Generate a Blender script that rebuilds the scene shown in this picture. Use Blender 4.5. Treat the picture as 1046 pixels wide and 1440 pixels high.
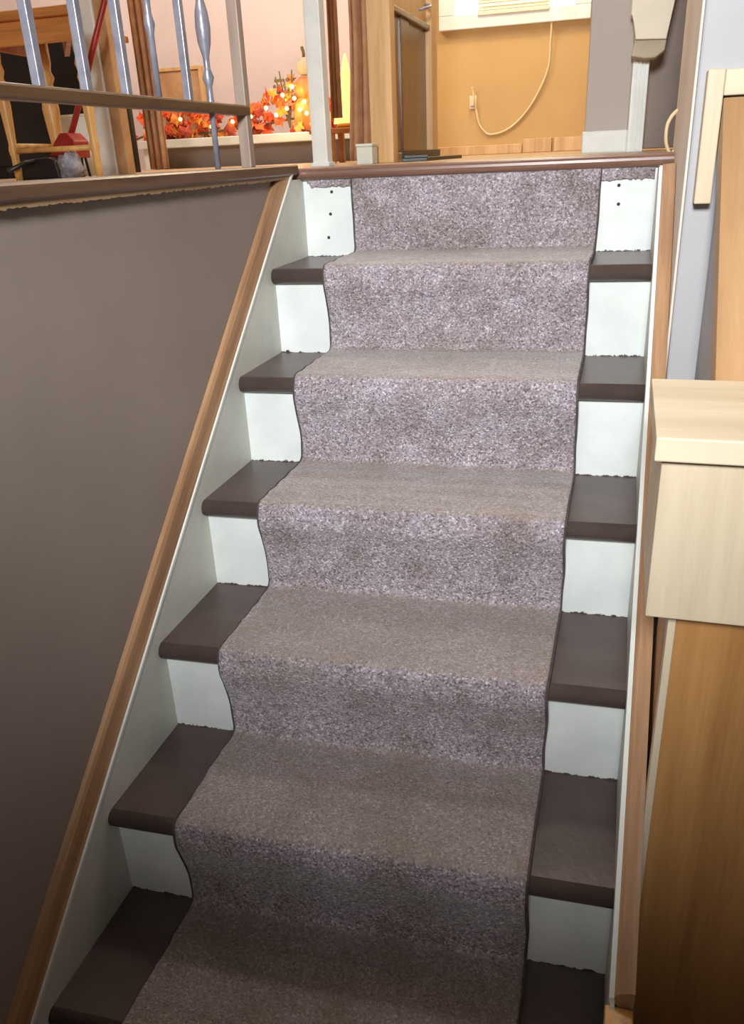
import bpy, bmesh, math, random
from mathutils import Vector, Matrix
random.seed(7)
scene = bpy.context.scene
for o in list(bpy.data.objects): bpy.data.objects.remove(o)
COL = scene.collection

# ------------------------------------------------------------------ camera
cd = bpy.data.cameras.new('camera'); cam = bpy.data.objects.new('camera', cd); COL.objects.link(cam)
cd.sensor_fit = 'VERTICAL'; cd.sensor_height = 24.0; cd.lens = 1136.4/1440*24.0
cd.clip_start = 0.02; cd.clip_end = 60
RX = Vector((0.95861572, 0.28143933, -0.04298611))
RY = -Vector((0.07613608, -0.39890341, -0.91382677))
RZ = -Vector((-0.2743341, 0.87273591, -0.40382277))
m = Matrix((RX, RY, RZ)).transposed().to_4x4()
m.translation = Vector((0.75394, -0.65117, 1.36502))
cam.matrix_world = m
scene.camera = cam

# ------------------------------------------------------------------ world, lamps, exposure
vs = scene.view_settings
vs.view_transform = 'Standard'; vs.look = 'None'; vs.gamma = 1.0; vs.use_curve_mapping = False
vs.exposure = 0.0
w = bpy.data.worlds.new('world'); scene.world = w; w.use_nodes = True
w.node_tree.nodes['Background'].inputs[0].default_value = (0.9, 0.93, 1.0, 1)
w.node_tree.nodes['Background'].inputs[1].default_value = 0.25

def lamp(name, kind, loc, energy, color, size=0.1, aim=None, spot=None, blend=1.0):
    l = bpy.data.lights.new(name, kind); l.energy = energy; l.color = color
    if kind in ('POINT', 'SPOT'): l.shadow_soft_size = size
    if kind == 'AREA': l.shape = 'DISK'; l.size = size
    if kind == 'SPOT': l.spot_size = math.radians(spot); l.spot_blend = blend
    o = bpy.data.objects.new(name, l); COL.objects.link(o); o.location = loc
    if aim is not None:
        o.rotation_euler = (Vector(aim)-Vector(loc)).to_track_quat('-Z', 'Y').to_euler()
    return o
# unseen spot added behind the camera; its cone fades out down the stairs
lamp('added_stair_spot', 'SPOT', (0.70, -1.55, 2.10), 415, (0.96, 0.985, 1.0), 0.22, (0.44, 1.30, 1.50), 74, 1.0)
lamp('hall_ceiling_lamp', 'POINT', (0.45, 1.95, 3.45), 36, (1.0, 0.95, 0.90), 0.16)
lamp('kitchen_ceiling_lamp', 'POINT', (0.25, 3.7, 3.3), 72, (1.0, 0.84, 0.58), 0.16)
lamp('living_room_ceiling_lamp', 'POINT', (-1.7, 3.1, 3.4), 95, (1.0, 0.92, 0.88), 0.16)

# ------------------------------------------------------------------ materials
def s2l(c):
    return tuple(((v/255)/12.92 if v/255 <= 0.04045 else ((v/255+0.055)/1.055)**2.4) for v in c)+(1.0,)
def newmat(name):
    mt = bpy.data.materials.new(name); mt.use_nodes = True
    return mt, mt.node_tree, mt.node_tree.nodes['Principled BSDF']
def N(t, typ, **k):
    n = t.nodes.new(typ)
    for a, b in k.items(): setattr(n, a, b)
    return n
def ramp(t, fac, stops):
    r = N(t, 'ShaderNodeValToRGB'); e = r.color_ramp.elements
    while len(e) > len(stops): e.remove(e[-1])
    while len(e) < len(stops): e.new(0.5)
    for i, (p, c) in enumerate(stops): e[i].position = p; e[i].color = c
    t.links.new(fac, r.inputs[0]); return r
def coords(t, scale=(1, 1, 1), kind='Object'):
    tc = N(t, 'ShaderNodeTexCoord'); mp = N(t, 'ShaderNodeMapping')
    mp.inputs['Scale'].default_value = scale
    t.links.new(tc.outputs[kind], mp.inputs[0]); return mp.outputs[0]
def noise(t, vec, scale, detail=3, rough=0.55):
    n = N(t, 'ShaderNodeTexNoise'); n.inputs['Scale'].default_value = scale
    n.inputs['Detail'].default_value = detail; n.inputs['Roughness'].default_value = rough
    t.links.new(vec, n.inputs['Vector']); return n.outputs['Fac']
def bump(t, b, h, strength, dist):
    bp = N(t, 'ShaderNodeBump'); bp.inputs['Strength'].default_value = strength; bp.inputs['Distance'].default_value = dist
    t.links.new(h, bp.inputs['Height']); t.links.new(bp.outputs[0], b.inputs['Normal'])
def paint(name, c, c2=None, rough=0.5, scale=6, bumps=0.15, metal=0.0):
    mt, t, b = newmat(name)
    c2 = c2 or tuple(max(0, int(v*0.93)) for v in c)
    v = coords(t); f = noise(t, v, scale, 5)
    r = ramp(t, f, [(0.35, s2l(c2)), (0.65, s2l(c))])
    t.links.new(r.outputs[0], b.inputs['Base Color'])
    b.inputs['Roughness'].default_value = rough; b.inputs['Metallic'].default_value = metal
    bump(t, b, noise(t, v, 90, 3), bumps, 0.002)
    return mt
def wood(name, dark, light, axis='z', rough=0.45, grain=26, mid=None):
    mt, t, b = newmat(name)
    slope = axis == 's'; axis = 'y' if slope else axis
    sc = {'x': (0.06, 1, 1), 'y': (1, 0.06, 1), 'z': (1, 1, 0.06)}[axis]
    v = coords(t, sc)
    if slope:                                   # grain runs up the stair pitch
        r0 = N(t, 'ShaderNodeMapping'); r0.inputs['Rotation'].default_value = (-math.atan2(0.19, 0.21982), 0, 0)
        mp = v.node; t.links.new(mp.inputs[0].links[0].from_socket, r0.inputs[0]); t.links.new(r0.outputs[0], mp.inputs[0])
    f = noise(t, v, grain, 6, 0.6); f2 = noise(t, v, grain*5, 4, 0.7)
    mx = N(t, 'ShaderNodeMath', operation='MULTIPLY_ADD'); mx.inputs[1].default_value = 0.35
    t.links.new(f2, mx.inputs[0]); t.links.new(f, mx.inputs[2])
    r = ramp(t, mx.outputs[0], [(0.48, s2l(dark)), (0.82, s2l(light))])
    t.links.new(r.outputs[0], b.inputs['Base Color']); b.inputs['Roughness'].default_value = rough
    bump(t, b, f2, 0.2, 0.0015)
    return mt
def emit(name, c, strength):
    mt, t, b = newmat(name)
    b.inputs['Base Color'].default_value = s2l(c); b.inputs['Emission Color'].default_value = s2l(c)
    b.inputs['Emission Strength'].default_value = strength
    return mt

M = {}
M['white'] = paint('white_paint', (228, 231, 226), (214, 218, 212), 0.45, 9)
M['skirt'] = paint('skirt_paint', (214, 214, 202), (198, 200, 190), 0.5, 7)
M['wall'] = paint('taupe_wall', (150, 136, 127), (143, 129, 120), 0.6, 3, 0.1)
M['tread'] = paint('brown_tread_paint', (88, 73, 69), (77, 63, 59), 0.36, 14, 0.25)
M['trim'] = wood('oak_trim', (128, 92, 62), (178, 138, 102), 's', 0.5, 30)
M['nosing'] = wood('red_brown_nosing', (94, 66, 56), (138, 102, 86), 'x', 0.3, 30)
M['cap'] = wood('walnut_cap', (78, 54, 38), (122, 88, 64), 'y', 0.35, 30)
M['capstrip'] = wood('pale_cap_strip', (140, 110, 80), (178, 146, 108), 'y', 0.6, 40)
M['pine'] = wood('raw_pine', (200, 182, 152), (220, 204, 176), 'x', 0.55, 16)
M['pinev'] = wood('raw_pine_upright', (196, 178, 148), (218, 202, 174), 'z', 0.55, 14)
M['ply'] = wood('honey_plywood', (150, 102, 56), (190, 140, 86), 'z', 0.4, 12)
M['tanboard'] = wood('tan_board', (164, 124, 84), (192, 152, 108), 's', 0.5, 12)
M['rwall'] = paint('pale_grey_wall', (176, 175, 177), (168, 167, 170), 0.6, 3)
M['jamb'] = paint('greige_jamb', (222, 212, 200), (210, 200, 188), 0.6, 4)
M['gwall'] = paint('grey_wall', (176, 166, 158), (168, 158, 150), 0.6, 3)
M['beige'] = paint('tan_wall', (198, 162, 104), (190, 154, 98), 0.65, 2)
M['pink'] = paint('cream_wall', (214, 196, 190), (206, 188, 182), 0.65, 2)
M['ceil'] = paint('ceiling_white', (225, 222, 215), None, 0.7, 2)
M['iron'] = paint('grey_iron', (150, 150, 162), (128, 128, 140), 0.35, 40, 0.2, 0.25)
M['railw'] = wood('dark_rail_wood', (72, 50, 32), (112, 82, 52), 'y', 0.35, 30)
M['postw'] = wood('greyed_post_wood', (128, 108, 94), (168, 150, 136), 'z', 0.45, 20)
M['oak'] = wood('yellow_oak', (178, 124, 62), (226, 178, 106), 'z', 0.4, 22)
M['oakx'] = wood('orange_oak', (160, 96, 46), (206, 138, 74), 'x', 0.4, 22)
M['cab'] = wood('light_cabinet_wood', (184, 144, 92), (216, 178, 126), 'z', 0.45, 16)
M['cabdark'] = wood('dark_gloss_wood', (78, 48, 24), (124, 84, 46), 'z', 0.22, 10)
M['drape'] = paint('brown_drape', (196, 150, 112), (176, 132, 96), 0.85, 20)
M['black'] = paint('black_plastic', (32, 28, 27), (24, 22, 22), 0.4, 20)
M['red'] = paint('red_plastic', (160, 44, 36), (140, 34, 30), 0.35, 20)
M['greybag'] = paint('grey_bag', (170, 168, 176), (110, 108, 116), 0.7, 40)
M['door'] = paint('dark_brown_door', (126, 108, 92), (116, 98, 84), 0.5, 6)
M['cream'] = paint('cream_plastic', (226, 216, 192), (216, 206, 184), 0.5, 6)
M['creamband'] = paint('greige_band', (182, 168, 142), (168, 156, 132), 0.6, 10)
M['cord'] = paint('cream_cord', (232, 206, 160), None, 0.5, 10)
M['leaf1'] = paint('orange_leaf', (226, 96, 34), (200, 66, 24), 0.6, 20)
M['leaf2'] = paint('amber_leaf', (238, 160, 56), (222, 120, 40), 0.6, 20)
M['leaf3'] = paint('rust_leaf', (176, 62, 34), (150, 48, 26), 0.6, 20)
M['pumpkin'] = paint('pumpkin_skin', (226, 130, 66), (196, 104, 50), 0.5, 10)
M['stem'] = paint('dry_stem', (96, 82, 50), None, 0.7, 20)
M['glow'] = emit('warm_bulb', (255, 226, 140), 6.0)
M['coneglow'] = emit('lit_cone_shade', (255, 224, 130), 1.3)
M['pane'] = emit('window_glow', (255, 244, 205), 1.1)  # pane glows by emission, standing for warm room light on it
M['hole'] = paint('dark_hole', (58, 50, 48), None, 0.8, 10)
M['floorw'] = wood('hall_floor_wood', (150, 118, 88), (188, 156, 122), 'x', 0.4, 14)
M['floorlow'] = paint('foyer_floor', (120, 104, 90), None, 0.5, 8)

def riser_material():
    # white riser with an uneven line of brown tread paint dabbed along its foot
    mt, t, b = newmat('riser_paint')
    tc = N(t, 'ShaderNodeTexCoord'); sp = N(t, 'ShaderNodeSeparateXYZ'); t.links.new(tc.outputs['Object'], sp.inputs[0])
    v = tc.outputs['Object']
    n1 = noise(t, v, 42, 5, 0.75)
    a = N(t, 'ShaderNodeMath', operation='MULTIPLY_ADD'); a.inputs[1].default_value = 0.026; a.inputs[2].default_value = -0.0115
    t.links.new(n1, a.inputs[0])
    lt = N(t, 'ShaderNodeMath', operation='LESS_THAN'); t.links.new(sp.outputs[2], lt.inputs[0]); t.links.new(a.outputs[0], lt.inputs[1])
    base = ramp(t, noise(t, v, 9, 5), [(0.35, s2l((214, 219, 216))), (0.65, s2l((229, 233, 230)))])
    mx = N(t, 'ShaderNodeMix', data_type='RGBA')
    t.links.new(lt.outputs[0], mx.inputs[0]); t.links.new(base.outputs[0], mx.inputs[6]); mx.inputs[7].default_value = s2l((74, 60, 56))
    t.links.new(mx.outputs[2], b.inputs['Base Color']); b.inputs['Roughness'].default_value = 0.45
    bump(t, b, noise(t, v, 70, 3), 0.12, 0.002)
    return mt
M['riser'] = riser_material()

def carpet_material():
    mt, t, b = newmat('mauve_grey_carpet')
    v = coords(t)
    vo = N(t, 'ShaderNodeTexVoronoi'); vo.inputs['Scale'].default_value = 330; t.links.new(v, vo.inputs['Vector'])
    sp = N(t, 'ShaderNodeSeparateColor'); t.links.new(vo.outputs['Color'], sp.inputs[0])
    fine = ramp(t, sp.outputs[0], [(0.0, s2l((116, 107, 115))), (0.22, s2l((154, 146, 152))), (0.55, s2l((174, 166, 172))), (0.85, s2l((192, 185, 190))), (1.0, s2l((230, 224, 228)))])
    big = ramp(t, noise(t, v, 9, 4, 0.6), [(0.3, s2l((205, 196, 190))), (0.7, s2l((255, 252, 255)))])
    mx = N(t, 'ShaderNodeMix', data_type='RGBA', blend_type='MULTIPLY'); mx.inputs[0].default_value = 1.0
    t.links.new(fine.outputs[0], mx.inputs[6]); t.links.new(big.outputs[0], mx.inputs[7])
    # walked-on wear: browner soiling in soft patches
    soil = ramp(t, noise(t, v, 5, 5, 0.65), [(0.5, (0, 0, 0, 1)), (0.72, (1, 1, 1, 1))])
    sf = N(t, 'ShaderNodeMath', operation='MULTIPLY'); sf.inputs[1].default_value = 0.35; t.links.new(soil.outputs[0], sf.inputs[0])
    m2 = N(t, 'ShaderNodeMix', data_type='RGBA'); t.links.new(sf.outputs[0], m2.inputs[0])
    t.links.new(mx.outputs[2], m2.inputs[6]); m2.inputs[7].default_value = s2l((122, 104, 88))
    # level stretches are mixed towards an even taupe brown
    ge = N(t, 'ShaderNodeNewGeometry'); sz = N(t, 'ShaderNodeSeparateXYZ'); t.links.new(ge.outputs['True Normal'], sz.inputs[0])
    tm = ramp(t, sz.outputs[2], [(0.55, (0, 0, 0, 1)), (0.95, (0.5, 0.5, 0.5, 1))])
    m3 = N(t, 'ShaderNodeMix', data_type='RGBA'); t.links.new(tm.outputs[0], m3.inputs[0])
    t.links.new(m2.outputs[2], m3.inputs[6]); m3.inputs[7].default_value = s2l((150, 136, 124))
    t.links.new(m3.outputs[2], b.inputs['Base Color'])
    b.inputs['Roughness'].default_value = 1.0; b.inputs['Specular IOR Level'].default_value = 0.1
    b.inputs['Sheen Weight'].default_value = 0.25
    h = N(t, 'ShaderNodeTexVoronoi'); h.inputs['Scale'].default_value = 240; t.links.new(v, h.inputs['Vector'])
    bump(t, b, h.outputs['Distance'], 0.5, 0.004)
    return mt
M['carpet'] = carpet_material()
M['binding'] = paint('dark_carpet_binding', (88, 78, 78), (70, 62, 62), 0.95, 60, 0.5)

# ------------------------------------------------------------------ mesh helpers
def link(o, parent=None):
    COL.objects.link(o)
    if parent is not None: o.parent = parent
    return o
def finish(name, bm, mat, parent=None, smooth=False, origin=None):
    bmesh.ops.recalc_face_normals(bm, faces=bm.faces)
    if origin is not None: bmesh.ops.translate(bm, vec=-Vector(origin), verts=bm.verts)
    me = bpy.data.meshes.new(name); bm.to_mesh(me); bm.free()
    if smooth:
        for p in me.polygons: p.use_smooth = True
    for x in (mat if isinstance(mat, (list, tuple)) else [mat]): me.materials.append(x)
    o = bpy.data.objects.new(name, me)
    if origin is not None: o.location = origin
    return link(o, parent)
def tag(o, label, cat, group=None):
    o['label'] = label; o['category'] = cat
    if group: o['group'] = group
    return o
def struct(o, label=None):
    o['kind'] = 'structure'
    if label: o['label'] = label
    return o
def thing(name, label, cat, loc=(0, 0, 0), group=None):
    o = bpy.data.objects.new(name, None); COL.objects.link(o); o.empty_display_size = 0.05
    o.location = loc; tag(o, label, cat, group); return o
def under(child, root):
    # parent with world coordinates kept
    child.parent = root; child.matrix_parent_inverse = Matrix.Translation(-Vector(root.location)); return child
def bx(bm, lo, hi, bev=0.0, skew=0.0):
    r = bmesh.ops.create_cube(bm, size=1.0); vsx = r['verts']
    for v in vsx:
        v.co = Vector([(lo[i]+hi[i])/2+(hi[i]-lo[i])*v.co[i] for i in range(3)])
    if bev > 0:
        es = list({e for v in vsx for e in v.link_edges})
        bmesh.ops.bevel(bm, geom=es, offset=bev, segments=2, affect='EDGES', profile=0.5)
    if skew:
        for v in bm.verts: v.co.y += skew*v.co.x
def box(name, lo, hi, mat, root=None, bev=0.002, origin=None, skew=0.0):
    bm = bmesh.new(); bx(bm, lo, hi, bev, skew)
    o = finish(name, bm, mat, None, origin=origin)
    if root is not None: under(o, root)
    return o
def prism(name, pts, a, b, axis, mat, root=None, bev=0.0, skew=0.0, smooth=False):
    # polygon pts in the two other axes, extruded from a to b along axis
    bm = bmesh.new()
    def P(p, q):
        return {'x': (q, p[0], p[1]), 'y': (p[0], q, p[1]), 'z': (p[0], p[1], q)}[axis]
    A = [bm.verts.new(P(p, a)) for p in pts]; B = [bm.verts.new(P(p, b)) for p in pts]
    bm.faces.new(A); bm.faces.new(B[::-1]); n = len(pts)
    for i in range(n): bm.faces.new((A[i], A[(i+1) % n], B[(i+1) % n], B[i]))
    if bev > 0: bmesh.ops.bevel(bm, geom=list(bm.edges), offset=bev, segments=2, affect='EDGES', profile=0.5)
    if skew:
        for v in bm.verts: v.co.y += skew*v.co.x
    o = finish(name, bm, mat, smooth=smooth)
    if root is not None: under(o, root)
    return o
def tube_bm(bm, pts, rad, seg=10, closed_ends=True):
    pts = [Vector(p) for p in pts]; rings = []
    if not isinstance(rad, (list, tuple)): rad = [rad]*len(pts)
    up0 = None
    for i, p in enumerate(pts):
        d = (pts[min(i+1, len(pts)-1)]-pts[max(i-1, 0)]).normalized()
        if up0 is None: up0 = d.orthogonal().normalized()
        up0 = (up0-d*up0.dot(d)).normalized(); sd = d.cross(up0)
        rings.append([bm.verts.new(p+(up0*math.cos(a)+sd*math.sin(a))*rad[i]) for a in [2*math.pi*k/seg for k in range(seg)]])
    for a, b in zip(rings, rings[1:]):
        for k in range(seg): bm.faces.new((a[k], a[(k+1) % seg], b[(k+1) % seg], b[k]))
    if closed_ends: bm.faces.new(rings[0][::-1]); bm.faces.new(rings[-1])
def tube(name, pts, rad, mat, root=None, seg=10):
    bm = bmesh.new(); tube_bm(bm, pts, rad, seg)
    o = finish(name, bm, mat, smooth=True)
    if root is not None: under(o, root)
    return o
def lathe(name, base, prof, mat, root=None, seg=16):
    # prof: (radius, height above base)
    return tube(name, [(base[0], base[1], base[2]+h) for r, h in prof], [r for r, h in prof], mat, root, seg)
def spline(pts, n=6):
    pts = [Vector(p) for p in pts]; out = []
    for i in range(len(pts)-1):
        p0, p1, p2, p3 = pts[max(i-1, 0)], pts[i], pts[i+1], pts[min(i+2, len(pts)-1)]
        for k in range(n):
            t = k/n
            out.append(0.5*((2*p1)+(p2-p0)*t+(2*p0-5*p1+4*p2-p3)*t*t+(3*p1-p0-3*p2+p3)*t**3))
    out.append(pts[-1]); return out

# ------------------------------------------------------------------ stair measures
RISE, RUN, NOSE, TH, W, SK = 0.19, 0.21982, 0.0228, 0.0332, 0.811, 0.046
FU = 1.338                                    # upper floor
def nz(y): return (y/RUN+1)*RISE              # height of the nosing line over y

# ------------------------------------------------------------------ the setting
struct(box('floor', (-4.2, -2.4, -0.06), (2.6, 1.3, 0.0), M['floorlow'], bev=0))
struct(box('floor', (-4.2, 1.385, 1.26), (2.6, 5.0, FU), M['floorw'], bev=0))
struct(box('floor', (-4.2, -2.4, 1.26), (-0.10, 1.385, FU), M['floorw'], bev=0))
struct(box('ceiling', (-4.2, -2.4, 3.75), (2.6, 5.0, 3.81), M['ceil'], bev=0))
struct(box('wall_left', (-0.10, -2.4, 0.0), (-0.02, 1.29, 1.322), M['wall'], bev=0))
struct(box('wall_foyer', (-4.2, -2.48, 0.0), (2.6, -2.4, 3.75), M['wall'], bev=0))
struct(box('wall_far_left', (-4.28, -2.4, FU), (-4.2, 5.0, 3.75), M['pink'], bev=0))
struct(box('wall_far_right', (2.6, -2.4, 0.0), (2.68, 5.0, 3.75), M['rwall'], bev=0))
struct(box('wall_living_room', (-4.2, 4.55, FU), (-0.62, 4.63, 3.75), M['pink'], bev=0))
struct(box('wall_kitchen', (-0.62, 4.60, FU), (2.6, 4.68, 3.75), M['beige'], bev=0))
# stairwell wall on the right: the turned end, and the face towards the foyer
struct(box('wall_right', (0.846, 0.90, 0.0), (2.6, 1.46, 3.75), M['rwall'], bev=0.004))
struct(box('trim_1', (0.842, 0.915, 0.9), (0.847, 1.465, 3.75), M['jamb'], bev=0.001), 'greige painted end of the stairwell wall')
# wall with the dark doorway at the head of the stairs
struct(box('wall_hall', (0.597, 2.40, FU), (0.735, 2.50, 3.75), M['gwall'], bev=0.004))
struct(box('wall_hall', (0.735, 2.42, 3.40), (2.6, 2.50, 3.75), M['gwall'], bev=0))
bb = struct(box('baseboard_hall', (0.590, 2.385, FU-0.002), (0.737, 2.402, 1.405), M['white'], bev=0.006))
cs = struct(box('trim_2', (0.735, 2.385, FU-0.002), (0.786, 2.505, 3.40), M['white'], bev=0.003), 'white upright door casing')
bm = bmesh.new()
for x in (0.744, 0.756, 0.768): bx(bm, (x, 2.380, FU), (x+0.007, 2.386, 3.40), 0.001)
o = finish('casing_bead', bm, M['white']); under(o, cs)
dr = struct(box('door_1', (0.786, 2.53, FU+0.006), (1.62, 2.57, 3.38), M['door'], bev=0.003), 'dark brown door')
for z0, z1 in ((FU+0.14, FU+0.86), (FU+0.98, FU+1.9)):
    under(box('door_panel', (0.93, 2.518, z0), (1.46, 2.534, z1), M['door'], bev=0.008), dr)

# upper edge cap along the left wall
cap = struct(prism('trim_3', [(-0.125, 1.328), (0.001, 1.330), (0.003, 1.333), (0.003, 1.349), (0.000, 1.352), (-0.125, 1.352)], -1.0, 1.285, 'y', M['cap'], bev=0), 'dark walnut cap along the top of the taupe wall')
bm = bmesh.new()                                      # pale strip under it with a ragged paint edge
top, bot = [], []
for i in range(401):
    y = -1.0+i*(2.235/400); zz = 1.3215+random.uniform(-0.0016, 0.0016)
    top.append((bm.verts.new((-0.019, y, 1.334)), bm.verts.new((-0.003, y, 1.332))))
    bot.append((bm.verts.new((-0.019, y, zz)), bm.verts.new((-0.004, y, zz))))
for i in range(400):
    bm.faces.new((top[i][1], top[i+1][1], bot[i+1][1], bot[i][1])); bm.faces.new((bot[i][1], bot[i+1][1], bot[i+1][0], bot[i][0]))
    bm.faces.new((top[i][0], top[i+1][0], top[i+1][1], top[i][1])); bm.faces.new((bot[i][0], bot[i+1][0], top[i+1][0], top[i][0]))
under(finish('cap_strip', bm, M['capstrip']), cap)

# ------------------------------------------------------------------ staircase
st = thing('staircase', 'seven-step staircase with dark brown painted treads and white risers', 'staircase', (0.4, 0, 0))
def tread_profile(k, back):
    f = (k-1)*RUN-NOSE; z1 = k*RISE; z0 = z1-TH; r = TH*0.48
    pts = [(back, z0), (f+r, z0)]
    for i in range(1, 8):
        a = -math.pi/2-math.pi*i/8
        pts.append((f+r+r*math.cos(a), (z0+z1)/2+TH/2*math.sin(a)))
    pts += [(f+r, z1), (back, z1)]
    return pts
for k in range(1, 7):
    o = prism('tread', tread_profile(k, k*RUN+0.02), 0.0, W, 'x', M['tread'], st, skew=SK)
    for p in o.data.polygons: p.use_smooth = abs(p.normal.x) < 0.5 and p.area < 0.01
# landing nosing, red-brown, running over both stringers
f = 6*RUN-NOSE; z1 = 1.343; z0 = 1.316; r = 0.013
pts = [(f+0.13, z0+0.006), (f+r, z0)]+[(f+r+r*math.cos(-math.pi/2-math.pi*i/8), (z0+z1)/2+(z1-z0)/2*math.sin(-math.pi/2-math.pi*i/8)) for i in range(1, 8)]+[(f+r, z1), (f+0.13, z1)]
o = prism('landing_nosing', pts, -0.034, 0.845, 'x', M['nosing'], st, skew=SK)
o['label'] = 'red-brown wooden landing nosing'
for k in range(0, 7):
    z1 = (k+1)*RISE-TH if k < 6 else 1.318
    o = box('riser', (0.0, k*RUN, k*RISE-0.002), (W, k*RUN+0.018, z1+0.004), M['riser'], st, 0.0, origin=(0, 0, k*RISE), skew=SK)
    if k == 6:
        for (x, z) in ((0.070, 1.288), (0.064, 1.238), (0.056, 1.184), (0.732, 1.280), (0.734, 1.241)):
            bm = bmesh.new(); bmesh.ops.create_cone(bm, cap_ends=True, segments=10, radius1=0.0040, radius2=0.0034, depth=0.003)
            bmesh.ops.rotate(bm, cent=(0, 0, 0), matrix=Matrix.Rotation(math.pi/2, 3, 'X'), verts=bm.verts)
            h = finish('nail_hole', bm, M['hole']); h.location = (x, k*RUN+SK*x-0.0004, z); h.parent = o
            h.matrix_parent_inverse = Matrix.Translation(-Vector((0, 0, k*RISE)))
# skirt boards, their white top bead, and oak mouldings along both sides
Y0, Y1 = -0.36, 1.31
def along(name, sect, mat, y0=Y0, ztop=1.331):
    # sect: (x, height above the nosing line); swept up the slope
    bm = bmesh.new()
    A = [bm.verts.new((x, y0, nz(y0)+h)) for x, h in sect]; B = [bm.verts.new((x, ((ztop-h)/RISE-1)*RUN, ztop)) for x, h in sect]
    bm.faces.new(A); bm.faces.new(B[::-1]); n = len(sect)
    for i in range(n): bm.faces.new((A[i], A[(i+1) % n], B[(i+1) % n], B[i]))
    return under(finish(name, bm, mat), st)
def skirt(x0, x1):
    H = 0.062; ye = (1.320-H)/RISE*RUN-RUN
    y0 = -(1+H/RISE)*RUN
    pts = [(y0, 0.0), (1.335, 0.0), (1.335, 1.318), (ye, 1.320)]
    return prism('skirt_board', pts, x0, x1, 'x', M['skirt'], st)
skirt(-0.0195, 0.0); skirt(W, W+0.006)
yt = (1.330-0.115)/RISE*RUN-RUN
along('skirt_bead', [(0.0015, 0.056), (0.0015, 0.064), (-0.004, 0.065), (-0.004, 0.056)], M['white'], -0.28)
along('skirt_bead', [(W-0.0015, 0.056), (W-0.0015, 0.064), (W+0.006, 0.065), (W+0.006, 0.056)], M['white'], 0.105, 1.317)
o = along('trim_moulding', [(-0.002, 0.060), (-0.002, 0.068), (-0.004, 0.074), (-0.008, 0.104), (-0.012, 0.112), (-0.0195, 0.114), (-0.0195, 0.060)], M['trim'], -0.30)
o = along('trim_moulding', [(W+0.005, 0.060), (W+0.005, 0.068), (W+0.010, 0.074), (W+0.024, 0.080), (W+0.030, 0.080), (W+0.030, 0.0)], M['trim'], 0.105, 1.322)
# carpet left glued under the landing nosing on both sides of the runner
for (x0, x1) in ((0.012, 0.125), (0.690, 0.806)):
    bm = bmesh.new(); n = 26; T = []; B = []
    for i in range(n+1):
        x = x0+(x1-x0)*i/n; e = 0.010 if i in (0,) else 0
        zb = (1.3005 if x0 < .1 else 1.2925)+random.uniform(-0.002, 0.002)+(0.010 if (i < 2 and x0 < .1) else 0)-(0.0015 if i % 5 == 0 else 0)
        y = 6*RUN+SK*x
        T.append((bm.verts.new((x, y-0.009, 1.320)), bm.verts.new((x, y+0.001, 1.320))))
        B.append((bm.verts.new((x, y-0.007, zb)), bm.verts.new((x, y+0.001, zb))))
    for i in range(n):
        bm.faces.new((T[i][0], T[i+1][0], B[i+1][0], B[i][0])); bm.faces.new((B[i][0], B[i+1][0], B[i+1][1], B[i][1]))
    for i in (0, n): bm.faces.new((T[i][0], B[i][0], B[i][1], T[i][1]))
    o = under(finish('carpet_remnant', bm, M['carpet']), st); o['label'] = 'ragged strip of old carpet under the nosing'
# light block at the foot of the right-hand moulding
o = box('foot_block', (W-0.006, -0.02, 0.0), (W+0.030, 0.103, 0.335), M['oak'], st, 0.003)

# ------------------------------------------------------------------ carpet runner
PT = 0.011
def runner_path():
    # outer face, from the landing down to the foyer floor: list of (y, z, normal)
    P = [(6*RUN-PT, 1.320)]
    for k in range(6, -1, -1):
        yb = k*RUN; zt = k*RISE+PT
        zb_from = P[-1][1]
        # down to tread k and round the inner corner
        for i in range(0, 5):
            a = math.pi*i/8
            P.append((yb-PT-0.014*(1-math.cos(a)), zt+0.014*(1-math.sin(a))))
        if k == 0:
            P.append((yb-0.25, zt)); break
        fy = (k-1)*RUN-NOSE-PT*0.75; rr = 0.017
        ys = yb-0.03
        for i in range(1, 14): P.append((ys+(fy+rr-ys)*i/14, zt+0.0012*math.sin(i*1.7+k*2)))
        for i in range(0, 7):
            a = math.pi/2*i/6
            P.append((fy+rr-rr*math.sin(a), zt-rr+rr*math.cos(a)))
        # waterfall: hangs off the nosing, then curls back to the riser foot
        zs = zt-rr; ze = (k-1)*RISE+PT+0.014; ye = (k-1)*RUN-PT
        for i in range(1, 22):
            u = i/22; s = min(1, max(0, (u-0.12)/0.70)); s = s*s*(3-2*s)
            P.append((fy-0.003*math.sin(math.pi*min(1, u*3))+(ye-fy)*s, zs+(ze-zs)*u))
    return P
def resample(P, step):
    V = [Vector((y, z)) for y, z in P]; out = [V[0]]; acc = 0
    for a, b in zip(V, V[1:]):
        L = (b-a).length
        if L < 1e-9: continue
        d = step-acc
        while d <= L:
            out.append(a+(b-a)*(d/L)); d += step
        acc = (acc+L) % step if d-step <= L else acc+L
        acc = L-(d-step)
    out.append(V[-1]); return out
path = resample(runner_path(), 0.0055)
run = thing('stair_runner', 'mottled mauve-grey carpet runner draped down the middle of the stairs', 'carpet', (0.4, 0, 0))
XL, XR = 0.1245, 0.6900
from mathutils import noise as mn
def edge_x(i, left):
    y, z = path[i]; q = z*5.3+y*2.1
    return (XL+0.0025*math.sin(q)+0.002*mn.noise((q*3, 1, 0))) if left else (XR+0.002*math.sin(q*1.3+1)+0.002*mn.noise((q*3, 9, 0)))
def frame_normal(i):
    a = path[max(i-1, 0)]; b = path[min(i+1, len(path)-1)]; d = (b-a)
    if d.length < 1e-9: d = Vector((0, -1))
    d.normalize(); return Vector((-abs(d.y), 0)) if False else Vector((d.y, -d.x))
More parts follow.
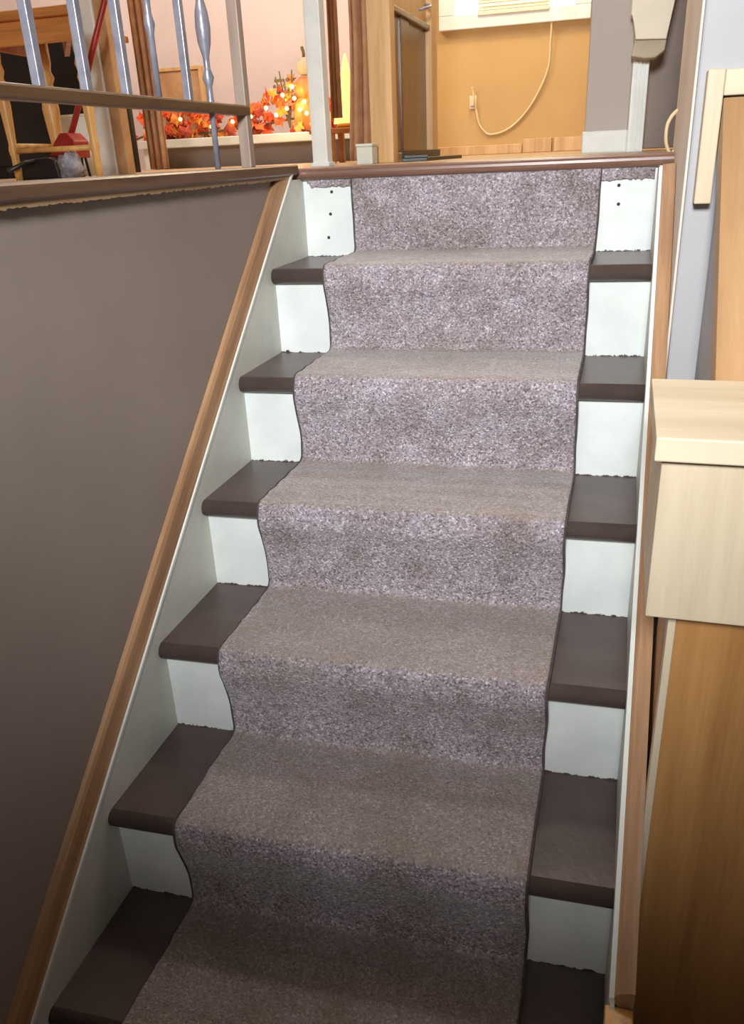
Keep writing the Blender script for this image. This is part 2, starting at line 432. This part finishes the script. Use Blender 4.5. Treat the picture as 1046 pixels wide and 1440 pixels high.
nrm = [frame_normal(i) for i in range(len(path))]
bm = bmesh.new(); NX = 84; rows = []; low = []
for i, p in enumerate(path):
    xl, xr = edge_x(i, True), edge_x(i, False); row = []
    for j in range(NX+1):
        x = xl+(xr-xl)*j/NX
        d = 0.0022*mn.noise((x*7, p.x*7, p.y*7))+0.0009*mn.noise((x*120, p.x*120, p.y*120+3))
        q = p+nrm[i]*d
        row.append(bm.verts.new((x, q.x+SK*x, q.y)))
    rows.append(row)
    low.append([bm.verts.new((x, p.x-nrm[i].x*PT*0.9+SK*x, p.y-nrm[i].y*PT*0.9)) for x in (xl, xr)])
for i in range(len(path)-1):
    for j in range(NX): bm.faces.new((rows[i][j], rows[i][j+1], rows[i+1][j+1], rows[i+1][j]))
    bm.faces.new((rows[i][0], rows[i+1][0], low[i+1][0], low[i][0])); bm.faces.new((rows[i][NX], low[i][1], low[i+1][1], rows[i+1][NX]))
    bm.faces.new((low[i][0], low[i+1][0], low[i+1][1], low[i][1]))
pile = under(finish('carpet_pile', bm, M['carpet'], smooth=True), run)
for left in (True, False):
    bm = bmesh.new(); prev = None
    for i, p in enumerate(path):
        x = edge_x(i, left); s = -1 if left else 1; n = nrm[i]
        sec = []
        for dx, dn in ((-0.001, 0.0008), (0.0030, -0.001), (0.0030, -PT*0.85), (-0.001, -PT*0.88)):
            xx = x+s*dx; q = p+n*dn; sec.append(bm.verts.new((xx, q.x+SK*xx, q.y)))
        if prev:
            for a in range(4): bm.faces.new((prev[a], prev[(a+1) % 4], sec[(a+1) % 4], sec[a]))
        prev = sec
    o = under(finish('edge_binding', bm, M['binding']), run)

# ------------------------------------------------------------------ boxed newel post on the right, with the sloped half-wall behind it
nb = thing('newel_post', 'pale unfinished boxed newel post with an overhanging lid beside the stairs', 'post', (0.9, 0.4, 0))
XE = 1.16
box('cap_lid', (0.803, 0.232, 1.044), (XE+0.01, 0.484, 1.072), M['pine'], nb, 0.002)
box('front_panel', (0.812, 0.246, 0.840), (XE, 0.262, 1.0445), M['pinev'], nb, 0.0015)
box('side_panel', (0.812, 0.2625, 0.840), (0.827, 0.474, 1.0445), M['pinev'], nb, 0.0015)
box('side_panel', (XE-0.016, 0.2625, 0.840), (XE-0.001, 0.474, 1.0445), M['pinev'], nb, 0.0015)
box('box_bottom', (0.8275, 0.2625, 0.840), (XE-0.0165, 0.474, 0.852), M['pine'], nb, 0.001)
pn = box('base_panel', (0.846, 0.282, 0.0), (XE-0.01, 0.480, 0.8405), M['ply'], nb, 0.002); pn['label'] = 'honey brown plywood base panel'
box('edge_strip', (0.8415, 0.276, 0.0), (0.851, 0.300, 0.8405), M['pinev'], nb, 0.001)

hw = thing('half_wall_rail', 'tan sloped board rising from the boxed newel to a pale upper post', 'railing', (0.95, 0.7, 0))
prism('slope_board', [(0.478, 1.045), (0.866, 1.424), (0.875, 1.415), (0.875, 1.360), (0.486, 0.98), (0.478, 0.98)], 0.885, 1.16, 'x', M['tanboard'], hw, 0.002)
prism('slope_infill', [(0.480, 0.0), (0.902, 0.0), (0.902, 1.37), (0.872, 1.362), (0.490, 0.985), (0.480, 0.985)], 0.895, 1.15, 'x', M['rwall'], hw)
box('upper_post', (0.858, 0.862, 1.268), (0.884, 0.902, 1.464), M['pinev'], hw, 0.002)
box('upper_crosspiece', (0.8845, 0.868, 1.426), (1.18, 0.902, 1.463), M['pine'], hw, 0.002)

# beige strap loop on the turned wall end
tag(tube('strap_loop', spline([(0.843, 1.41, 1.425), (0.832, 1.405, 1.415), (0.823, 1.40, 1.395), (0.824, 1.40, 1.362), (0.836, 1.405, 1.338), (0.843, 1.41, 1.344)]), 0.004, M['cord'], seg=8),
    'beige strap loop hanging on the wall end at the landing', 'strap')

# ------------------------------------------------------------------ railing over the left wall
rl = thing('railing', 'iron baluster railing with brown bottom rail on the walnut cap', 'railing', (-0.05, 0.6, 1.353))
box('bottom_rail', (-0.064, -0.6, 1.453), (-0.036, 1.13, 1.473), M['railw'], rl, 0.004)
box('top_rail', (-0.080, -0.6, 2.20), (-0.020, 1.145, 2.245), M['railw'], rl, 0.008)
for y in (-0.12, 0.0, 0.112, 0.224, 0.335, 0.446, 0.560, 0.672, 0.885):
    box('baluster', (-0.0575, y-0.007, 1.470), (-0.0435, y+0.007, 2.205), M['iron'], rl, 0.0015)
def twisted(y, zb):
    prof = []
    z = zb
    for (rr, h) in ((0.006, 0), (0.006, 0.10), (0.010, 0.115), (0.006, 0.13), (0.0065, 0.15), (0.012, 0.165), (0.0065, 0.18), (0.0065, 0.20), (0.013, 0.225), (0.015, 0.25), (0.013, 0.275), (0.0065, 0.30), (0.011, 0.315), (0.0065, 0.33), (0.006, 0.45)):
        prof.append((rr, h))
    prof.append((0.006, 2.205-zb)); lathe('turned_baluster', (-0.0505, y, zb), prof, M['iron'], rl, 10)
box('rail_support', (-0.0575, -0.357, 1.351), (-0.0435, -0.343, 1.455), M['iron'], rl, 0.0015)
twisted(0.775, 1.470); twisted(0.975, 1.351)
box('end_post', (-0.062, 1.112, 1.351), (-0.038, 1.136, 2.205), M['postw'], rl, 0.002)

# ------------------------------------------------------------------ upstairs, left: stool, broom, bits on the floor
sl = thing('wooden_stool', 'three-legged orange-brown wooden stool with pale turned legs behind the railing', 'stool', (-1.0, 1.9, FU))
prism('seat', [(-1.205, 1.712), (-0.832, 1.712), (-1.075, 2.072), (-1.245, 2.072)], 1.776, 1.800, 'z', M['oakx'], sl, 0.004)
box('apron', (-1.17, 1.738, 1.712), (-0.855, 1.752, 1.7765), M['oakx'], sl, 0.002)
prism('apron', [(-1.172, 1.753), (-1.157, 1.753), (-1.197, 2.05), (-1.212, 2.05)], 1.712, 1.7765, 'z', M['oakx'], sl)
prism('apron', [(-0.885, 1.753), (-0.868, 1.753), (-1.085, 2.05), (-1.105, 2.05)], 1.712, 1.7765, 'z', M['oakx'], sl)
LP = [(0.011, 0), (0.013, 0.03), (0.012, 0.07), (0.016, 0.09), (0.012, 0.11), (0.015, 0.16), (0.018, 0.22), (0.014, 0.265), (0.018, 0.28), (0.013, 0.295), (0.019, 0.315), (0.014, 0.335), (0.017, 0.36), (0.017, 0.438)]
for x, y, q in ((-1.150, 1.755, 1), (-0.850, 1.755, 1), (-1.186, 2.035, 1.6)):
    lathe('leg', (x, y, FU-0.001), [(r_*q, h_) for r_, h_ in LP], M['oak'], sl, 12)
tube('rung', [(-1.150, 1.755, 1.424), (-0.850, 1.755, 1.424)], 0.008, M['oak'], sl, 8)
tube('rung', [(-1.186, 2.035, 1.44), (-1.150, 1.755, 1.44)], 0.008, M['oak'], sl, 8)

br = thing('broom', 'red-handled hand broom with dark bristles leaning by the stool', 'broom', (-1.04, 1.88, FU))
tube('handle', [(-1.040, 1.90, 1.45), (-0.96, 1.925, 1.62), (-0.88, 1.95, 1.80), (-0.80, 1.975, 1.98)], [0.010, 0.010, 0.010, 0.009], M['red'], br, 10)
prism('broom_head', [(-1.10, 1.400), (-0.995, 1.396), (-0.992, 1.448), (-1.018, 1.474), (-1.046, 1.474), (-1.074, 1.446)], 1.86, 1.94, 'y', M['red'], br, 0.004)
bm = bmesh.new()
for i in range(60):
    x = -1.092+0.093*random.random(); y = 1.865+0.07*random.random()
    tube_bm(bm, [(x, y, 1.404), (x+(x+1.045)*0.45-0.02+random.uniform(-.006, .006), y+random.uniform(-.01, .01), FU+0.001)], 0.0045, 5)
o = under(finish('bristles', bm, M['black']), br); o['kind'] = 'stuff'
dp = thing('dustpan', 'black dustpan lying on the floor beside the broom', 'dustpan', (-1.15, 1.83, FU))
prism('pan', [(-1.185, FU), (-1.02, FU), (-1.03, FU+0.055), (-1.06, FU+0.065), (-1.15, FU+0.06), (-1.178, FU+0.05)], 1.790, 1.852, 'y', M['black'], dp, 0.004)
tube('pan_handle', [(-1.10, 1.78, FU+0.055), (-1.12, 1.755, FU+0.05), (-1.14, 1.70, FU+0.03)], [0.008, 0.007, 0.008], M['black'], dp, 8)

def blob(name, loc, size, mat, sub=3, amp=0.25, freq=9, seed=0):
    bm = bmesh.new(); bmesh.ops.create_icosphere(bm, subdivisions=sub, radius=1.0)
    for v in bm.verts:
        d = 1+amp*mn.noise(v.co*freq*0.3+Vector((seed, 0, 0)))
        v.co = Vector((v.co.x*size[0]*d, v.co.y*size[1]*d, max(-size[2]*0.8, v.co.z*size[2]*d)))
    o = finish(name, bm, mat, smooth=True); o.location = loc; return o
tag(blob('cloth_bag', (-0.978, 1.80, FU+0.035), (0.036, 0.04, 0.045), M['greybag'], 3, 0.6, 12, 3), 'small crumpled grey bag on the floor by the broom', 'bag')
cb = thing('cardboard_box', 'white cardboard box standing behind the wooden stool', 'box', (-1.29, 2.34, FU))
box('box_body', (-1.37, 2.29, FU), (-1.225, 2.42, 1.545), M['white'], cb, 0.002)
prism('box_flap', [(2.285, 1.545), (2.425, 1.545), (2.43, 1.553), (2.28, 1.553)], -1.374, -1.221, 'x', M['white'], cb)
# cabinet behind the stool, blackened and raised to put in the under-seat shade
dk = thing('cabinet', 'low cabinet coloured black for the shade behind the wooden stool', 'cabinet', (-1.75, 2.75, FU))
box('carcass', (-2.25, 2.62, FU), (-1.42, 2.95, 1.86), M['black'], dk, 0.003)
for x in (-2.23, -1.82): box('cabinet_door', (x, 2.606, FU+0.05), (x+0.385, 2.621, 1.84), M['black'], dk, 0.003)
box('cabinet_top', (-2.28, 2.60, 1.8605), (-1.40, 2.97, 1.885), M['oakx'], dk, 0.003)

# white post with a tan door edge beside it
wp = thing('door_frame', 'white upright door frame with a tan wooden door edge behind the railing', 'door frame', (-1.03, 2.12, FU))
box('frame_post', (-1.078, 2.10, FU), (-1.006, 2.17, 3.74), M['white'], wp, 0.003)
box('door_edge', (-1.0055, 2.11, FU), (-0.965, 2.16, 3.40), M['tanboard'], wp, 0.003)

# brown drapes further back
def drape(name, label, x0, x1, y, z0, z1, taper=0.0, group=None):
    bm = bmesh.new(); nx, nz_ = 40, 24; G = []
    for j in range(nz_+1):
        v = j/nz_; row = []
        for i in range(nx+1):
            u = i/nx; xc = x0+(x1-x0)*u
            gather = 1-taper*math.exp(-((v-0.22)/0.2)**2)
            xx = x1+(xc-x1)*gather
            row.append(bm.verts.new((xx, y+0.016*math.sin(u*math.pi*7)*(0.7+0.3*math.sin(v*3+u*4)), z0+(z1-z0)*v)))
        G.append(row)
    for j in range(nz_):
        for i in range(nx): bm.faces.new((G[j][i], G[j][i+1], G[j+1][i+1], G[j+1][i]))
    o = finish(name, bm, M['drape'], smooth=True)
    md = o.modifiers.new('thickness', 'SOLIDIFY'); md.thickness = 0.004
    return tag(o, label, 'curtain', group)
drape('curtain', 'brown curtain hanging right behind the balusters', -1.40, -1.30, 3.0, FU+0.01, 3.5)
drape('curtain', 'wide brown curtain between the yellow cone lamp and the light wood cabinet', -0.285, -0.135, 2.55, FU+0.01, 3.5, 0.22)
drape('curtain', 'narrow brown curtain beside the white newel', -0.352, -0.305, 2.58, FU+0.16, 3.5, 0.2)

# ------------------------------------------------------------------ low white hearth shelf with autumn decorations
hs = thing('hearth_shelf', 'low pale grey shelf under the autumn garland', 'shelf', (-1.6, 4.3, FU))
box('shelf_top', (-2.165, 4.18, 1.455), (-0.60, 4.53, 1.503), M['skirt'], hs, 0.004)
box('back_panel', (-2.10, 4.36, FU), (-0.62, 4.38, 1.456), M['gwall'], hs, 0.001)
for x in (-2.14, -1.00, -0.65): box('shelf_leg', (x, 4.20, FU), (x+0.035, 4.355, 1.456), M['white'], hs, 0.002)
bt = thing('bottle', 'small black bottle with a pale label on the floor by the hearth shelf', 'bottle', (-1.86, 3.6, FU))
lathe('bottle_body', (-1.86, 3.6, FU), [(0.030, 0), (0.032, 0.01), (0.032, 0.07), (0.012, 0.085), (0.012, 0.10)], M['black'], bt)
lathe('bottle_label', (-1.86, 3.6, FU), [(0.0325, 0.02), (0.0328, 0.022), (0.0328, 0.05), (0.0325, 0.052)], M['white'], bt)

pq = thing('wooden_plaque', 'tan wooden plaque leaning on the wall behind the garland', 'plaque', (-1.95, 4.45, 1.503))
box('plaque_board', (-2.10, 4.44, 1.503), (-1.82, 4.465, 1.90), M['tanboard'], pq, 0.003)
for lo, hi in (((-2.115, 4.432, 1.503), (-2.095, 4.47, 1.91)), ((-1.825, 4.432, 1.503), (-1.805, 4.47, 1.91)), ((-2.0945, 4.432, 1.89), (-1.8255, 4.47, 1.91))):
    box('plaque_frame', lo, hi, M['cab'], pq, 0.002)

def leaf_mesh(mat, nm):
    bm = bmesh.new(); out = []
    for i in range(10):
        a = math.pi*2*i/10; rr = 0.036 if i % 2 == 0 else 0.018
        if i == 5: rr = 0.03
        out.append(bm.verts.new((rr*math.cos(a), rr*math.sin(a), 0.007*math.cos(2*a))))
    c = bm.verts.new((0, 0, 0.006))
    for i in range(10): bm.faces.new((c, out[i], out[(i+1) % 10]))
    r = bmesh.ops.extrude_face_region(bm, geom=list(bm.faces))
    bmesh.ops.translate(bm, vec=(0, 0, 0.0025), verts=[g for g in r['geom'] if isinstance(g, bmesh.types.BMVert)])
    bmesh.ops.recalc_face_normals(bm, faces=bm.faces)
    me = bpy.data.meshes.new(nm); bm.to_mesh(me); bm.free(); me.materials.append(mat); return me
LM = [leaf_mesh(M['leaf1'], 'leaf'), leaf_mesh(M['leaf2'], 'leaf'), leaf_mesh(M['leaf3'], 'leaf')]
gl = thing('leaf_garland', 'orange autumn leaf garland with warm lights along the hearth shelf', 'garland', (-1.6, 4.25, 1.503))
vine = [(-2.24, 4.22, 1.50), (-2.10, 4.27, 1.54), (-1.85, 4.30, 1.53), (-1.6, 4.28, 1.54), (-1.35, 4.30, 1.56), (-1.15, 4.29, 1.58), (-1.02, 4.28, 1.55), (-0.85, 4.30, 1.53)]
tube('vine', spline(vine), 0.006, M['stem'], gl, 6)
def gpt():
    t = random.random(); x = -2.27+t*1.42
    hgt = 0.15 if x < -1.45 else (0.15+0.13*max(0, 1-abs(x+1.18)/0.24))
    return x, 4.22+random.random()*0.16, 1.512+random.random()*hgt
for i in range(230):
    x, y, z = gpt()
    if x < -2.17: z = 1.42+random.random()*0.24; y = 4.15+random.random()*0.04
    o = bpy.data.objects.new('leaf', random.choices(LM, (5, 3, 3) if x < -1.35 else (5, 5, 2))[0]); COL.objects.link(o)
    o.location = (x, y, z); o.rotation_euler = (random.uniform(0.6, 2.2), random.uniform(-0.8, 0.8), random.uniform(-1.2, 1.2))
    s = random.uniform(0.8, 1.25); o.scale = (s, s, s); under(o, gl)
bm = bmesh.new(); bmesh.ops.create_icosphere(bm, subdivisions=2, radius=0.011)
bme = bpy.data.meshes.new('fairy_light'); bm.to_mesh(bme); bm.free(); bme.materials.append(M['glow'])
for (x, z) in ((-2.05, 1.57), (-1.86, 1.61), (-1.52, 1.58), (-1.45, 1.55), (-1.40, 1.60), (-1.30, 1.64), (-1.24, 1.60), (-1.17, 1.63), (-1.12, 1.68), (-1.09, 1.62), (-1.13, 1.74), (-1.06, 1.66), (-1.05, 1.60), (-1.19, 1.70), (-1.66, 1.56)):
    o = bpy.data.objects.new('fairy_light', bme); COL.objects.link(o); o.location = (x, 4.20, z); under(o, gl)
lamp('garland_glow', 'POINT', (-1.13, 4.10, 1.68), 3.5, (1.0, 0.72, 0.35), 0.05)
pk = thing('pumpkin', 'tall orange pumpkin ornament with a dark stem standing in the garland', 'pumpkin', (-1.09, 4.30, 1.503))
def pumpkin_part(cx, cy, cz, r, h, mat, nm):
    bm = bmesh.new(); bmesh.ops.create_uvsphere(bm, u_segments=32, v_segments=16, radius=1.0)
    for v in bm.verts:
        a = math.atan2(v.co.y, v.co.x); g = 1-0.09*abs(math.sin(a*4))**0.5*(1-abs(v.co.z)**3)
        v.co = Vector((cx+v.co.x*r*g, cy+v.co.y*r*g, cz+v.co.z*h*(1-0.12*math.exp(-(v.co.x**2+v.co.y**2)*9))))
    return under(finish(nm, bm, mat, smooth=True), pk)
pumpkin_part(-1.085, 4.30, 1.60, 0.085, 0.10, M['pumpkin'], 'lower_pumpkin')
pumpkin_part(-1.085, 4.30, 1.735, 0.066, 0.065, M['pumpkin'], 'middle_pumpkin')
pumpkin_part(-1.085, 4.30, 1.845, 0.050, 0.050, M['creamband'], 'upper_pumpkin')
tube('stem', spline([(-1.085, 4.30, 1.885), (-1.083, 4.30, 1.915), (-1.092, 4.30, 1.945)]), [0.012]+[0.009]*11+[0.007], M['stem'], pk, 8)
# dark sprigs at the pumpkin's side
sg = thing('berry_sprig', 'dark twiggy berry sprig beside the pumpkin ornament', 'sprig', (-1.2, 4.28, 1.55))
for i in range(5):
    x1 = -1.25+i*0.026; tw = tube('twig', spline([(-1.19, 4.28, 1.53), (x1*0.5-1.19*0.5, 4.27, 1.66), (x1, 4.26, 1.80+0.03*math.sin(i*2))]), 0.004, M['stem'], sg, 6)
    for q in range(3):
        b_ = blob('berry', (x1+random.uniform(-.012, .012), 4.26, 1.78-q*0.03), (0.010, 0.010, 0.010), M['stem'], 2, 0, 1); under(b_, sg)

# ------------------------------------------------------------------ white newel, lit cone, little table, candle
nw = thing('stair_post', 'slim white square post standing near the landing edge', 'post', (-0.195, 2.02, FU))
box('post_shaft', (-0.2225, 2.0, FU), (-0.172, 2.05, 3.74), M['white'], nw, 0.003)
box('post_foot', (-0.229, 1.994, FU), (-0.166, 2.056, FU+0.012), M['white'], nw, 0.002)
tb = thing('side_table', 'little brown wooden side table under the glowing cone lamp', 'table', (-0.52, 3.25, FU))
box('table_top', (-0.66, 3.16, 1.462), (-0.40, 3.36, 1.482), M['oakx'], tb, 0.003)
for x in (-0.575, -0.43):
    for y in (3.18, 3.315): box('table_leg', (x, y, FU), (x+0.026, y+0.026, 1.4625), M['oakx'], tb, 0.002)
cl = thing('cone_lamp', 'glowing yellow cone-shaped lamp on the little brown table', 'lamp', (-0.50, 3.25, 1.482))
lathe('lamp_shade', (-0.503, 3.26, 1.482), [(0.066, 0.02), (0.060, 0.05), (0.045, 0.12), (0.028, 0.20), (0.012, 0.27), (0.004, 0.30)], M['coneglow'], cl, 20)
lathe('lamp_base', (-0.503, 3.26, 1.4815), [(0.055, 0), (0.055, 0.012), (0.045, 0.021)], M['oakx'], cl, 20)
cn = thing('candle', 'short glowing white candle next to the cone lamp', 'candle', (-0.575, 3.20, 1.482))
lathe('wax', (-0.585, 3.20, 1.4815), [(0.019, 0), (0.020, 0.002), (0.020, 0.07), (0.016, 0.074)], M['cream'], cn, 16)
lathe('flame', (-0.585, 3.20, 1.558), [(0.002, 0), (0.007, 0.008), (0.005, 0.018), (0.001, 0.028)], M['glow'], cn, 10)
tube('wick', [(-0.585, 3.20, 1.552), (-0.585, 3.20, 1.562)], 0.0015, M['black'], cn, 6)
pb = thing('storage_box', 'small pale box on the floor in front of the light wood cabinet', 'box', (-0.076, 2.12, FU))
box('box_body', (-0.103, 2.09, FU), (-0.050, 2.15, 1.390), M['skirt'], pb, 0.002)
box('box_lid', (-0.105, 2.088, 1.3905), (-0.048, 2.152, 1.399), M['skirt'], pb, 0.002)

# ------------------------------------------------------------------ light wood cabinet
kc = thing('kitchen_cabinet', 'light wood cabinet with a dark glossy side panel at the kitchen doorway', 'cabinet', (-0.2, 2.6, FU))
box('corner_post', (-0.085, 2.20, FU), (-0.008, 2.262, 2.60), M['cab'], kc, 0.003)
box('corner_post', (-0.085, 2.80, FU), (-0.006, 2.90, 2.60), M['cab'], kc, 0.003)
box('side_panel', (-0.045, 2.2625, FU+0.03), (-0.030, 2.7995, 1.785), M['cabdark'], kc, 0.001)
box('shade_strip', (-0.047, 2.40, FU+0.03), (-0.024, 2.52, 1.785), M['cabdark'], kc, 0.002)  # added strip standing in for a shadow stripe on the panel
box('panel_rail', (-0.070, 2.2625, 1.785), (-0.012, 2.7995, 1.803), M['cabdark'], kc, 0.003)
box('upper_panel', (-0.045, 2.2625, 1.8035), (-0.026, 2.7995, 2.60), M['cab'], kc, 0.001)
box('bottom_rail', (-0.070, 2.2625, FU), (-0.012, 2.7995, FU+0.03), M['cab'], kc, 0.002)
box('cabinet_top', (-0.10, 2.18, 2.6005), (0.0, 2.92, 2.63), M['cab'], kc, 0.003)
# pull handle on the rail
tube('handle', spline([(-0.012, 2.62, 1.83), (0.012, 2.63, 1.835), (0.014, 2.70, 1.85), (-0.012, 2.72, 1.86)]), 0.005, M['iron'], kc, 8)
tr = thing('floor_tray', 'dark boot tray on the floor beside the light wood cabinet', 'tray', (0.04, 2.5, FU))
prism('tray_base', [(0.0, 2.28), (0.085, 2.30), (0.10, 2.86), (0.0, 2.88)], FU, FU+0.012, 'z', M['black'], tr, 0.002)
prism('tray_rim', [(0.0, 2.28), (0.007, 2.28), (0.007, 2.88), (0.0, 2.88)], FU+0.012, FU+0.036, 'z', M['black'], tr, 0.001)
prism('tray_rim', [(0.007, 2.282), (0.085, 2.30), (0.085, 2.307), (0.007, 2.289)], FU+0.012, FU+0.020, 'z', M['black'], tr, 0.001)

# ------------------------------------------------------------------ kitchen back wall: window, blind, cords, baseboard
wn = struct(box('window_1', (-0.35, 4.555, 1.990), (0.485, 4.602, 2.060), M['white'], bev=0.004), 'white framed window over the tan wall')
def wpart(nm, lo, hi, mt, bev=0.003): return under(box(nm, lo, hi, mt, bev=bev), wn)
wpart('window_frame', (-0.35, 4.556, 2.0605), (-0.265, 4.60, 3.15), M['white'])
wpart('window_frame', (0.40, 4.556, 2.0605), (0.485, 4.60, 3.15), M['white'])
wpart('window_frame', (-0.35, 4.556, 3.1505), (0.485, 4.60, 3.22), M['white'])
wpart('pane', (-0.2645, 4.585, 2.0605), (0.3995, 4.592, 3.150), M['pane'], 0)
for i in range(12):
    z = 2.068+i*0.034
    o = under(prism('blind_slat', [(4.545, z+0.004), (4.548, z), (4.582, z+0.020), (4.579, z+0.026)], -0.125, 0.262, 'x', M['cream']), wn)
wpart('blind_bottom_bar', (-0.128, 4.545, 2.048), (0.265, 4.565, 2.066), M['cream'])
tag(tube('power_cord', spline([(0.28, 4.56, 2.06), (0.275, 4.58, 1.90), (0.262, 4.585, 1.75), (0.172, 4.59, 1.58), (0.06, 4.592, 1.475), (-0.05, 4.592, 1.445), (-0.10, 4.59, 1.475), (-0.128, 4.59, 1.53), (-0.155, 4.585, 1.66), (-0.16, 4.575, 1.70)]), 0.006, M['cord'], seg=8),
    'cream power cord drooping from the window to the wall outlet', 'cord')
pl = thing('wall_outlet', 'cream wall outlet with a plug on the tan wall', 'outlet', (-0.155, 4.59, 1.62))
box('cover_plate', (-0.178, 4.589, 1.585), (-0.138, 4.601, 1.655), M['cream'], pl, 0.002)
box('plug', (-0.170, 4.566, 1.60), (-0.148, 4.5885, 1.64), M['cord'], pl, 0.003)
b1 = struct(box('baseboard_kitchen', (-0.60, 4.575, FU), (0.135, 4.601, 1.388), M['cab'], bev=0.003))
b2 = struct(box('baseboard_kitchen', (0.140, 4.560, FU), (0.305, 4.601, 1.412), M['cab'], bev=0.003))
b3 = struct(box('baseboard_kitchen', (0.318, 4.560, FU), (0.56, 4.601, 1.412), M['cab'], bev=0.003))

# ------------------------------------------------------------------ cream wall box by the dark doorway
cw = thing('wall_box', 'cream tapered box hung on the casing by the dark door', 'wall box', (0.78, 2.34, 1.6))
prism('upper_body', [(0.738, 1.652), (0.828, 1.647), (0.838, 1.72), (0.85, 1.80), (0.85, 1.95), (0.722, 1.95), (0.719, 1.718), (0.728, 1.716)], 2.30, 2.3845, 'y', M['cream'], cw, 0.003)
prism('lower_band', [(0.728, 1.608), (0.768, 1.600), (0.800, 1.600), (0.826, 1.618), (0.829, 1.6465), (0.737, 1.651)], 2.305, 2.3845, 'y', M['creamband'], cw, 0.003)
